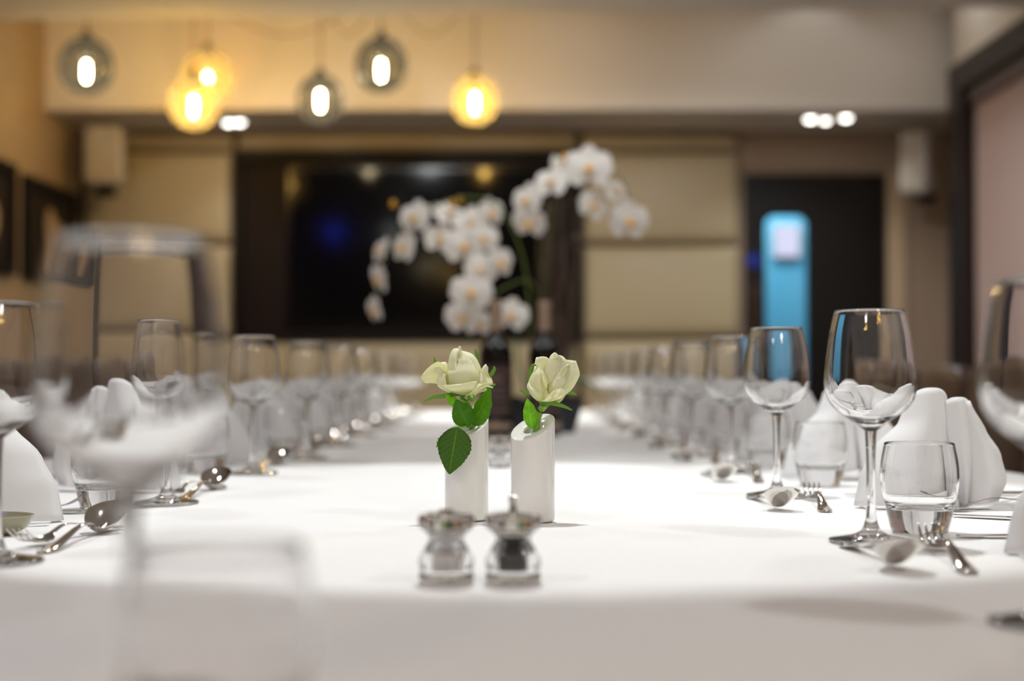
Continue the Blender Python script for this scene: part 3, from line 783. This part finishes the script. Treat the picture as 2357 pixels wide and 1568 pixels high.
def rose_left():
    Y = VL[1]-.005; c = P(1070, 912, Y)
    t = thing('white_rose', 'cream rose with tight pointed bud and a petal spread out left', 'rose', c)
    F_ = -pi/2
    # hidden wrapped heart and the back of the flower
    for k in range(3):
        petal(t, F_+.3+k*2.1, [(0, 2*mm), (8*mm, 10*mm), (9*mm, 22*mm), (5*mm, 34*mm), (1.6*mm, 41*mm+k*mm)], 10*mm, 8*mm, seed=k, shift=(-.003, 0, 0))
    for k, (az, h) in enumerate(((pi/2-.2, 38), (pi/2+1.1, 36), (pi/2-1.2, 36))):
        petal(t, az, [(2*mm, 0), (12*mm, 7*mm), (15*mm, 18*mm), (12*mm, 29*mm), (8*mm, h*mm)], 15*mm, 14*mm, seed=10+k, shift=(-.003, 0, 0))
    for k, az in enumerate((pi/2+.5, pi/2-.7)):
        petal(t, az, [(3*mm, -1*mm), (14*mm, 4*mm), (20*mm, 13*mm), (22*mm, 22*mm), (26*mm, 27*mm)], 15*mm, 17*mm, seed=14+k, roll=3*mm)
    opet(t, [(600, 700), (640, 420), (650, 250), (680, 160)], [(860, 680), (925, 560), (950, 430), (850, 220), (700, 155)], (-6, -7, -4, -1), .006, 1, asym=.005)
    opet(t, [(640, 710), (470, 600), (495, 420), (530, 230), (575, 135), (625, 122)], [(700, 700), (640, 600), (630, 420), (625, 250), (665, 140)], (-9, -13, -12, -8, -4), .004, 2, asym=-.006)
    opet(t, [(610, 420), (598, 250), (625, 150), (655, 95)], [(730, 420), (700, 250), (688, 160), (672, 96)], (-9, -7, -2, -2), .004, 3)
    opet(t, [(660, 690), (500, 600), (480, 470), (550, 370), (640, 265), (690, 185)], [(740, 690), (900, 620), (920, 490), (860, 350), (770, 230), (700, 170)], (-14, -20, -19, -13, -8), .012, 4, wav=.0002)
    opet(t, [(620, 712), (500, 650), (430, 600), (500, 608)], [(750, 725), (850, 650), (885, 590), (880, 545)], (-17, -22, -24, -23), .005, 5, wav=.0003)
    opet(t, [(600, 715), (430, 650), (372, 590), (385, 500), (435, 442)], [(660, 715), (530, 650), (490, 580), (480, 520), (480, 455)], (-13, -17, -16, -13), .003, 6, wav=.0014, asym=-.003)
    opet(t, [(520, 560), (500, 400), (400, 300), (320, 325), (230, 400), (160, 490)], [(520, 640), (430, 600), (370, 580), (290, 570), (215, 568), (160, 495)], (-9, -7, -6, -8, -11), -.004, 7, wav=.0012)
    opet(t, [(520, 560), (510, 400), (490, 305), (410, 310), (325, 345)], [(500, 600), (420, 560), (380, 520), (330, 470), (315, 400)], (-12, -9, -7, -5), .004, 8, wav=.0010)
    opet(t, [(800, 720), (915, 580), (925, 450), (960, 365), (1000, 325)], [(980, 680), (1085, 600), (1075, 520), (1030, 450), (1028, 370)], (-12, -9, -5, -4), .004, 9, wav=.0016, asym=.002)
    opet(t, [(730, 720), (850, 660), (900, 540), (915, 470)], [(800, 740), (980, 660), (990, 560), (935, 440)], (-14, -13, -9, -6), .003, 10)
    opet(t, [(720, 755), (810, 690), (900, 620), (980, 575), (1060, 565)], [(750, 785), (840, 745), (930, 650), (1010, 615), (1092, 640)], (-19, -21, -21, -17, -12), -.002, 11, wav=.0010)
    opet(t, [(600, 715), (470, 670), (410, 610), (430, 560)], [(770, 735), (900, 700), (960, 620), (930, 540)], (-13, -17, -17, -12), .006, 12)
    lathe('calyx', [(0, -.006), (.0045, -.004), (.0055, 0), (.0075, .003), (.004, .006)], M_['sepal'], t, 16)
    sep(t, [Lp(t, 1060, 905, -.012), Lp(t, 1020, 912, -.012), Lp(t, 998, 915, -.008), Lp(t, 974, 925, -.004)], .0032)
    sep(t, [Lp(t, 1093, 835, .02), Lp(t, 1097, 822, .02), Lp(t, 1096, 812, .02), Lp(t, 1093, 803, .02)], .0028)
    sep(t, [Lp(t, 1118, 872, .0), Lp(t, 1130, 862, -.0), Lp(t, 1138, 850, 0), Lp(t, 1136, 843, 0)], .0030)
    sep(t, [Lp(t, 1120, 895, -.012), Lp(t, 1130, 890, -.012), Lp(t, 1141, 884, -.01)], .0028)
    sep(t, [Lp(t, 1003, 838, .015), Lp(t, 1001, 830, .015), Lp(t, 999, 822, .015)], .0020)
    sep(t, [Lp(t, 1078, 912, -.020), Lp(t, 1086, 922, -.024), Lp(t, 1092, 914, -.026), Lp(t, 1087, 908, -.026)], .0024)
    b = Vector(VL).to_3d(); bot = Vector((VL[0]-.004, VL[1], TZ+.05))-Vector(t.location)
    tube('stem', [(0, 0, -.004), Lp(t, 1084, 945), Lp(t, 1085, 985), bot], .0024, M_['stem'], t, 10)
    f = -.024
    leafm(t, Lp(t, 1052, 984, f-.006), Lp(t, 1034, 1092, f-.010), .0185, (-.15, -1, .35), fold=.18, seed=1, mt='shadedleaf')            # big dark one
    leafm(t, Lp(t, 1078, 984, f+.004), Lp(t, 1050, 920, f-.004), .0125, (-.1, -1, .1), fold=.25, seed=2)
    leafm(t, Lp(t, 1089, 980, f+.010), Lp(t, 1128, 893, f+.006), .0118, (-.45, -1, .55), fold=.30, seed=3)
    leafm(t, Lp(t, 1066, 940, f+.012), Lp(t, 1024, 906, f+.006), .0090, (.1, -.6, .9), fold=.2, seed=4, mt='litleaf')
    leafm(t, Lp(t, 1024, 1002, f+.004), Lp(t, 1005, 1030, f+.002), .0050, (-.6, -1, .2), fold=.2, seed=5)
    tube('leaf_stalk', [Lp(t, 1086, 978, f+.012), Lp(t, 1070, 983, f+.002), Lp(t, 1054, 984, f-.006)], .0009, M_['stem'], t, 6)
    tube('leaf_stalk', [Lp(t, 1086, 978, f+.014), Lp(t, 1089, 970, f+.010), Lp(t, 1092, 960, f+.010)], .0009, M_['stem'], t, 6)
    return t
def rose_right():
    Y = VR[1]-.003; c = P(1254, 926, Y)
    t = thing('white_rose', 'cream rose half opened, leaning right on a bright green stem', 'rose', c)
    F_ = -pi/2; L = .0
    tl = Matrix.Rotation(R(13), 4, 'Y')
    h = bpy.data.objects.new('flower_head', None)
    def T(o):
        me = o.data; me.transform(tl); return o
    for k in range(3):
        T(petal(t, F_+.9+k*2.1, [(0, 2*mm), (7*mm, 10*mm), (9*mm, 22*mm), (6.5*mm, 34*mm), (3.5*mm, 42*mm+k*mm)], 10*mm, 9*mm, seed=40+k, wav=.0008))
    T(petal(t, F_+.25, [(1*mm, 1*mm), (9*mm, 9*mm), (11*mm, 22*mm), (9*mm, 36*mm), (6*mm, 46*mm)], 12*mm, 10*mm, seed=44, wav=.0009, roll=2*mm))
    T(petal(t, F_+1.3, [(1*mm, 1*mm), (11*mm, 9*mm), (14*mm, 22*mm), (13*mm, 34*mm), (12*mm, 42*mm)], 12*mm, 12*mm, seed=45, wav=.0012, roll=3*mm))
    T(petal(t, F_+2.4, [(1*mm, 1*mm), (11*mm, 9*mm), (15*mm, 22*mm), (14*mm, 34*mm), (13*mm, 43*mm)], 13*mm, 12*mm, seed=46, wav=.0010, roll=2*mm))
    T(petal(t, F_-2.2, [(1*mm, 1*mm), (12*mm, 9*mm), (15*mm, 22*mm), (15*mm, 34*mm), (17*mm, 42*mm)], 14*mm, 13*mm, seed=47, wav=.0010, roll=3*mm))
    T(petal(t, pi/2+.6, [(3*mm, -1*mm), (14*mm, 4*mm), (19*mm, 15*mm), (20*mm, 26*mm), (22*mm, 34*mm)], 15*mm, 17*mm, seed=60, roll=3*mm))
    T(petal(t, pi/2-.7, [(3*mm, -1*mm), (14*mm, 4*mm), (19*mm, 15*mm), (20*mm, 26*mm), (22*mm, 34*mm)], 15*mm, 17*mm, seed=61, roll=3*mm))
    # left petal with its top curled over
    opet(t, [(1690, 740), (1640, 520), (1690, 380), (1645, 330), (1622, 340)], [(1790, 740), (1800, 520), (1815, 300), (1790, 240), (1700, 232), (1640, 262)], (-8, -7, -4, -7, -12), .003, 30)
    opet(t, [(1760, 720), (1730, 480), (1790, 330), (1830, 220), (1885, 175)], [(1850, 700), (1960, 470), (1970, 320), (1930, 215), (1895, 178)], (-9, -9, -5, -2), .006, 31)
    opet(t, [(1800, 640), (1850, 500), (1945, 400), (1960, 300), (1915, 205)], [(1900, 660), (2030, 460), (2052, 320), (2000, 235), (1935, 210)], (-12, -13, -9, -5), .005, 32, wav=.001)
    opet(t, [(1800, 760), (1800, 600), (1860, 490), (1950, 445)], [(1880, 760), (1990, 620), (2035, 540), (2020, 450)], (-13, -16, -14, -11), .005, 33)
    opet(t, [(1800, 780), (1900, 700), (2000, 560), (2040, 420), (2050, 275)], [(1860, 800), (2080, 680), (2200, 490), (2200, 410), (2160, 292)], (-10, -9, -3, 2), .004, 34, wav=.0012, asym=.006)
    opet(t, [(1860, 780), (1950, 640), (2010, 460), (2030, 300), (2030, 268)], [(1950, 760), (2080, 600), (2150, 430), (2165, 340), (2160, 285)], (-3, -1, 3, 6), .004, 35, wav=.0012)
    opet(t, [(1650, 780), (1545, 640), (1560, 520), (1630, 400), (1690, 345)], [(1760, 740), (1785, 640), (1775, 520), (1740, 420), (1702, 355)], (-15, -21, -19, -13), .008, 36, wav=.0002)
    opet(t, [(1770, 655), (1745, 590), (1720, 480), (1700, 370)], [(1781, 655), (1790, 570), (1765, 470), (1706, 360)], (-19, -22, -19, -13), -.001, 37)
    opet(t, [(1660, 790), (1570, 710), (1528, 620), (1545, 560)], [(1740, 812), (1745, 750), (1710, 690), (1600, 620)], (-16, -21, -22, -17), .004, 38, wav=.0014)
    opet(t, [(1690, 805), (1750, 790), (1800, 740), (1850, 690), (1900, 655)], [(1760, 814), (1880, 800), (1990, 750), (2010, 700), (1975, 640)], (-14, -20, -21, -19, -17), -.002, 39, wav=.0012)
    opet(t, [(1660, 800), (1620, 740), (1640, 640), (1680, 600)], [(1800, 812), (1880, 780), (1880, 700), (1840, 640)], (-13, -15, -13, -10), .006, 40)
    bpy.data.objects.remove(h)
    lathe('calyx', [(0, -.006), (.0045, -.004), (.0055, 0), (.0075, .003), (.004, .006)], M_['sepal'], t, 16)
    sep(t, [Lp(t, 1238, 912, -.012), Lp(t, 1222, 905, -.016), Lp(t, 1206, 902, -.018), Lp(t, 1195, 897, -.018)], .0034)
    sep(t, [Lp(t, 1218, 880, -.006), Lp(t, 1220, 862, -.006), Lp(t, 1226, 842, -.004), Lp(t, 1229, 838, -.004)], .0036)
    sep(t, [Lp(t, 1256, 926, -.012), Lp(t, 1280, 930, -.014), Lp(t, 1300, 936, -.012), Lp(t, 1318, 945, -.01)], .0032)
    sep(t, [Lp(t, 1262, 922, .004), Lp(t, 1280, 923, .010), Lp(t, 1290, 919, .012), Lp(t, 1295, 915, .012)], .0040)
    sep(t, [Lp(t, 1290, 908, .004), Lp(t, 1306, 904, .004), Lp(t, 1318, 906, .004), Lp(t, 1328, 909, .004)], .0030)
    tube('stem', [(0, 0, -.003), Lp(t, 1242, 950), Lp(t, 1235, 985), (VR[0]-t.location.x+.004, 0.004, TZ+.05-t.location.z)], .0034, M_['stem'], t, 12)
    leafm(t, Lp(t, 1224, 986, -.010), Lp(t, 1214, 917, -.016), .0085, (-.35, -1, .4), fold=.3, seed=7, mt='litleaf')
    leafm(t, Lp(t, 1228, 986, -.004), Lp(t, 1232, 950, -.010), .0035, (.3, -1, .1), fold=.3, seed=8, mt='litleaf')
    return t
rose_left(); rose_right()

# ================================================================== SALT AND PEPPER MILLS
def mill(label, loc, pepper, name):
    t = thing(name, label, 'mill', loc, 0, 'acrylic salt and pepper mills')
    body = cr([(.0190, .0006), (.0195, .004), (.0186, .008), (.0196, .014), (.0170, .021), (.0130, .027), (.0125, .031), (.0145, .0335)], 4)
    lathe('body', [(0.0001, .0005), (.018, .0003)]+[tuple(p) for p in body]+[(.012, .0340), (.0115, .030), (.0115, .012), (.0110, .008), (.0001, .0078)], M_['acryl'], t, 40, sharp=60)
    head = cr([(.0145, .0342), (.0190, .0375), (.0202, .0415), (.0190, .0455), (.0140, .0478)], 4)
    lathe('head', [(0.0001, .0342), (.010, .0342)]+[tuple(p) for p in head]+[(.006, .0486), (.0001, .0486)], M_['acryl'], t, 40, sharp=60)
    if pepper:
        lathe('peppercorn_fill', [(0.0001, .0085), (.0100, .0088), (.0108, .0125), (.0108, .0215), (.0102, .0225), (.0001, .024)], M_['pepper'], t, 24)
        lathe('grinder_core', [(0.0001, .0243), (.0055, .0243), (.0060, .028), (.0095, .029), (.0095, .0335), (0.0001, .0335)], M_['black'], t, 24)
        lathe('finial', [(0.0001, .0486), (.0028, .0486), (.0030, .051), (.0022, .053), (.0034, .056), (.0040, .0590), (.0020, .0605), (.0001, .0605)], M_['steel'], t, 20)
    else:
        lathe('salt_fill', [(0.0001, .0085), (.0100, .0088), (.0108, .0125), (.0108, .0175), (.0001, .019)], M_['salt'], t, 24)
        lathe('grinder_core', [(0.0001, .0195), (.0040, .0195), (.0060, .028), (.0085, .029), (.0085, .0335), (0.0001, .0335)], M_['salt'], t, 24)
        lathe('finial', [(0.0001, .0486), (.0050, .0486), (.0046, .0500), (.0001, .0505)], M_['steel'], t, 20)
    return t
a = P(1028, 860, 1.0); mill('clear acrylic salt mill with white filling, left of the pepper mill', (a.x, 1.0, TZ), False, 'salt_mill')
a = P(1181, 860, 1.0); mill('clear acrylic pepper mill with dark filling and metal finial', (a.x, 1.0, TZ), True, 'pepper_mill')
a = P(1150, 860, 2.22); mill('blurred acrylic salt mill seen in the gap between the bud vases', (a.x, 2.22, TZ), False, 'salt_mill')

# ================================================================== BOTTLES
def bottle(label, x, Y):
    t = thing('wine_bottle', label, 'bottle', (x, Y, TZ), 0, 'dark wine bottles')
    pr = cr([(.0385, .006), (.0392, .012), (.0392, .180), (.0385, .195), (.030, .215), (.018, .230), (.0150, .245)], 5)
    lathe('glass_body', [(0.0001, .001), (.034, .001)]+[tuple(p) for p in pr]+[(.0145, .25), (0.0001, .25)], M_['bottle'], t, 40)
    lathe('foil_capsule', [(.0155, .245), (.0155, .300), (.0162, .302), (.0162, .312), (.0150, .315), (0.0001, .315)], M_['foil'], t, 28)
    # wrap-round label with printed bands
    def lb(nm, z0, z1, a0, a1, r, m):
        V = []; F = []; n = 24
        for z in (z0, z1):
            for k in range(n+1): a = -pi/2+a0+(a1-a0)*k/n; V.append((r*cos(a), r*sin(a), z))
        for k in range(n): F.append((k, k+1, n+2+k, n+1+k))
        mk(nm, V, F, m, t)
    lb('label_paper', .045, .165, -1.15, 1.15, .0396, M_['label'])
    for (z0, z1, a) in ((.150, .153, .9), (.128, .138, .5), (.112, .116, .7), (.098, .102, .6), (.084, .087, .75), (.060, .064, .9)):
        lb('label_print', z0, z1, -a, a, .0398, M_['gilt'])
    lb('base_band', .018, .032, -1.2, 1.2, .0396, M_['foil'])
    return t
bottle('dark wine bottle with a dull label behind the left rose', P(1141, 0, 3.3).x, 3.3)
bottle('dark wine bottle with a dull label behind the right rose', P(1253, 0, 3.33).x, 3.33)

# ================================================================== ORCHID
OY = 3.52
oc = P(1238, 860, OY)
orc = thing('potted_orchid', 'white moth orchid with arching sprays in a slate grey planter', 'orchid', (oc.x, OY, TZ))
def Op(x, y, dY=0.0):
    p = P(x, y, OY+dY); return p-Vector(orc.location)
# planter (tapered square)
V = []; wt, wb_, hp = .112, .088, .082
for (w, z) in ((wb_, 0.0), (wt, hp), (wt-.008, hp), (wt-.012, hp-.02)):
    V += [(-w, -w*.55, z), (w, -w*.55, z), (w, w*.55, z), (-w, w*.55, z)]
F = [(3, 2, 1, 0)]
for i in range(3):
    for k in range(4): F.append((i*4+k, i*4+(k+1) % 4, (i+1)*4+(k+1) % 4, (i+1)*4+k))
F.append((12, 13, 14, 15))
mk('planter', V, F, M_['pot'], orc, False)
grid('moss_top', lambda u, v: (u*.10, (2*v-1)*.052, hp-.012+.012*sin(u*9)*cos(v*7)+.01), 14, 8, M_['moss'], orc)
# basal leaves
def oleaf(x, y, pts, w):
    pp = cr(pts, 6); V = []; F = []; n = len(pp)
    for i, p in enumerate(pp):
        k = i/(n-1); ww = w*sin(pi*min(1, .12+.88*k)**.8)**.6 if k < 1 else .001
        d = (pp[min(i+1, n-1)]-pp[max(i-1, 0)]).normalized(); s = d.cross(Vector((0, 1, 0))).normalized(); yy = Vector((0, 1, 0))
        for q in (-1, -.5, 0, .5, 1): V.append(p+yy*ww*q+s*(-abs(q))*.25*ww)
    for i in range(n-1):
        for k in range(4): a = i*5+k; F.append((a, a+1, a+6, a+5))
    o = mk('basal_leaf', V, F, M_['oleaf'], orc); m = o.modifiers.new('solid', 'SOLIDIFY'); m.thickness = .002
oleaf(0, 0, [Op(1262, 925), Op(1300, 880), Op(1340, 870), Op(1378, 905)], .035)
oleaf(0, 0, [Op(1225, 925, -.02), Op(1200, 870, -.02), Op(1190, 810, -.02), Op(1192, 765, -.02)], .022)
oleaf(0, 0, [Op(1262, 925, .03), Op(1275, 870, .05), Op(1310, 840, .06), Op(1340, 850, .07)], .03)
# stems
def st(pts, r=.0028): tube('flower_stem', [tuple(Op(*p)) for p in pts], r, M_['ostem'], orc, 8, r*.6, sm=6)
st([(1225, 925), (1222, 780), (1205, 600), (1150, 480, -.02), (1060, 455, -.03), (960, 500, -.04), (890, 590, -.04), (862, 740, -.04)])
st([(1240, 925), (1242, 760), (1238, 680), (1215, 645, -.03), (1165, 660, -.06), (1110, 700, -.08)])
st([(1250, 925), (1262, 700), (1268, 520), (1290, 410), (1350, 370, -.02), (1420, 400, -.02), (1462, 490, -.02)])
st([(1256, 925), (1250, 700), (1240, 560), (1228, 450), (1215, 420)], .002)
# flower: local +y faces away, blossom looks along -y
def tepal(name, ang, L, Wd, parent, z=0.0, cup=.25, tipr=.5):
    ca, sa = cos(ang), sin(ang)
    def f(u, v):
        w = Wd*(sin(pi*(v*.86+.07))**tipr)*(.35+.65*min(1, v/.4)); s = u*w
        x = v*L; dep = z-cup*L*v*(1-v)*-1*.6+.22*abs(s)*.6+.05*L*sin(3*u)*v*.3
        return (x*ca-s*sa, dep, x*sa+s*ca)
    return grid(name, f, 8, 8, M_['orchid'], parent)
def flower_proto():
    f = mk('flower', [(0, 0, 0)], [], M_['lip'], orc)
    V = []; F = []
    seg = 8                         # lip and column: a small yellow-orange trumpet
    for (r, y, dzz) in ((.001, -.016, -.010), (.004, -.014, -.009), (.007, -.008, -.006), (.006, -.002, -.001), (.003, .002, 0)):
        for k in range(seg): a = 2*pi*k/seg; V.append((r*cos(a)*1.2, y, dzz+r*sin(a)))
    for i in range(4):
        for k in range(seg): F.append((i*seg+k, i*seg+(k+1) % seg, (i+1)*seg+(k+1) % seg, (i+1)*seg+k))
    me = bpy.data.meshes.new('flower'); me.from_pydata(V, [], F); me.materials.append(M_['lip'])
    for p in me.polygons: p.use_smooth = True
    f.data = me
    tepal('petal', R(12), .043, .026, f, -.002, .3, .42); tepal('petal', R(168), .043, .026, f, -.002, .3, .42)
    tepal('sepal', R(90), .042, .016, f, .003, .15); tepal('sepal', R(222), .041, .0155, f, .003, .15); tepal('sepal', R(318), .041, .0155, f, .003, .15)
    return f
fp = flower_proto()
# (x, y, depth, yaw, pitch, roll, scale)
FL = [(955, 500, -.05, -35, 10, 0, 1.0), (1035, 492, -.02, 20, 40, 10, .95), (1085, 515, .02, -10, 0, 0, 1.0), (1130, 490, -.02, 40, 0, -10, .85),
      (930, 568, -.03, -50, 10, 10, .95), (876, 575, -.05, -60, 20, 0, .8), (872, 642, -.05, -55, -10, 20, .85), (862, 712, -.05, -60, -10, 0, .8),
      (1015, 550, -.03, 0, 10, 15, .9), (1068, 565, -.05, 10, 0, 0, 1.1), (1112, 548, -.04, 25, 0, 0, .9), (1150, 605, -.03, 45, 0, -15, .95),
      (1085, 672, -.09, 0, 0, 0, 1.1), (1105, 620, -.05, 20, 5, 20, .9), (1065, 730, -.06, -20, -10, 0, 1.0), (1103, 745, -.05, 20, -20, 0, .8),
      (1176, 725, -.04, 5, 0, 10, .95), (1355, 385, -.05, 0, 5, 0, 1.25), (1270, 418, -.03, -30, 20, 0, 1.0), (1290, 385, .0, 40, 20, 30, .75),
      (1214, 460, -.04, -40, 5, 0, .95), (1218, 512, -.03, -20, -20, 10, .95), (1365, 472, -.03, 30, 0, 20, .9), (1415, 438, -.02, 50, 30, -10, .85),
      (1448, 508, -.05, 25, -5, 0, 1.15)]
for i, (x, y, d, yw, pt, rl, sc) in enumerate(FL):
    if i == 0: f = fp
    else:
        f = fp.copy(); COL.objects.link(f); f.parent = orc
        for ch in fp.children:
            c = ch.copy(); COL.objects.link(c); c.parent = f
    f.location = Op(x, y, d); f.rotation_euler = (R(-pt), R(rl), R(yw)); f.scale = (sc*1.08,)*3
# buds
for (x, y) in ((1058, 462), (1040, 470), (905, 470)[:2], (1300, 362)):
    p = Op(x, y, -.02); lathe('bud', [(0.0001, -.010), (.006, -.006), (.008, 0), (.005, .008), (.0001, .012)], M_['lip'], orc, 10, loc=tuple(p))
# upright twigs beside the right spray
for k in range(34):
    x0 = 1262+random.uniform(-8, 42); x1 = 1290+random.uniform(-48, 46); yt = random.uniform(440, 560)
    pts = [Op(x0, 930, random.uniform(-.02, .04)), Op((x0+x1)/2+random.uniform(-14, 14), 760, random.uniform(-.03, .05)),
           Op(x1+random.uniform(-10, 10), 620, random.uniform(-.03, .06)), Op(x1, yt, random.uniform(-.03, .06))]
    tube('twig', [tuple(p) for p in pts], .0042, M_['twig'], orc, 5, .0022, sm=3)

# ================================================================== CHAIRS
def chair(label, loc, rz, group):
    t = thing('dining_chair', label, 'chair', loc, rz, group)
    box('seat', -.23, .23, -.23, .22, .40, .48, M_['leather'], t, .03, 3)
    def bk_(u, v): return (u*.22*(1-.05*v), .20+.06*v-.02*(1-u*u), .47+.45*v-.02*abs(u)**3*v)
    o = grid('backrest', bk_, 10, 10, M_['leather'], t); s = o.modifiers.new('solid', 'SOLIDIFY'); s.thickness = .05; s.offset = 0
    for sx in (-1, 1):
        for sy in (-.2, .19): box('leg', sx*.2-.018, sx*.2+.018, sy-.018, sy+.018, 0, .40, M_['leg'], t)
    return t
c0 = None
for side, X, n, ys0, st_, row in ((1, 1.06, 9, 1.30, .50, 'window side'), (-1, -1.10, 9, 1.15, .50, 'picture-wall side')):
    for i in range(n):
        Y = ys0+i*st_; rz = -pi/2 if side > 0 else pi/2
        l = ('brown leather dining chair on the %s of the table, %s from the camera' % (row, ORD[i])) if i < 11 else 'brown leather dining chair at the far end of the %s of the table' % row
        g = 'dining chairs around the table'
        if c0 is None: c0 = chair(l, (X, Y, 0), rz, g)
        else: dup(c0, (X, Y, 0), rz, l, g)
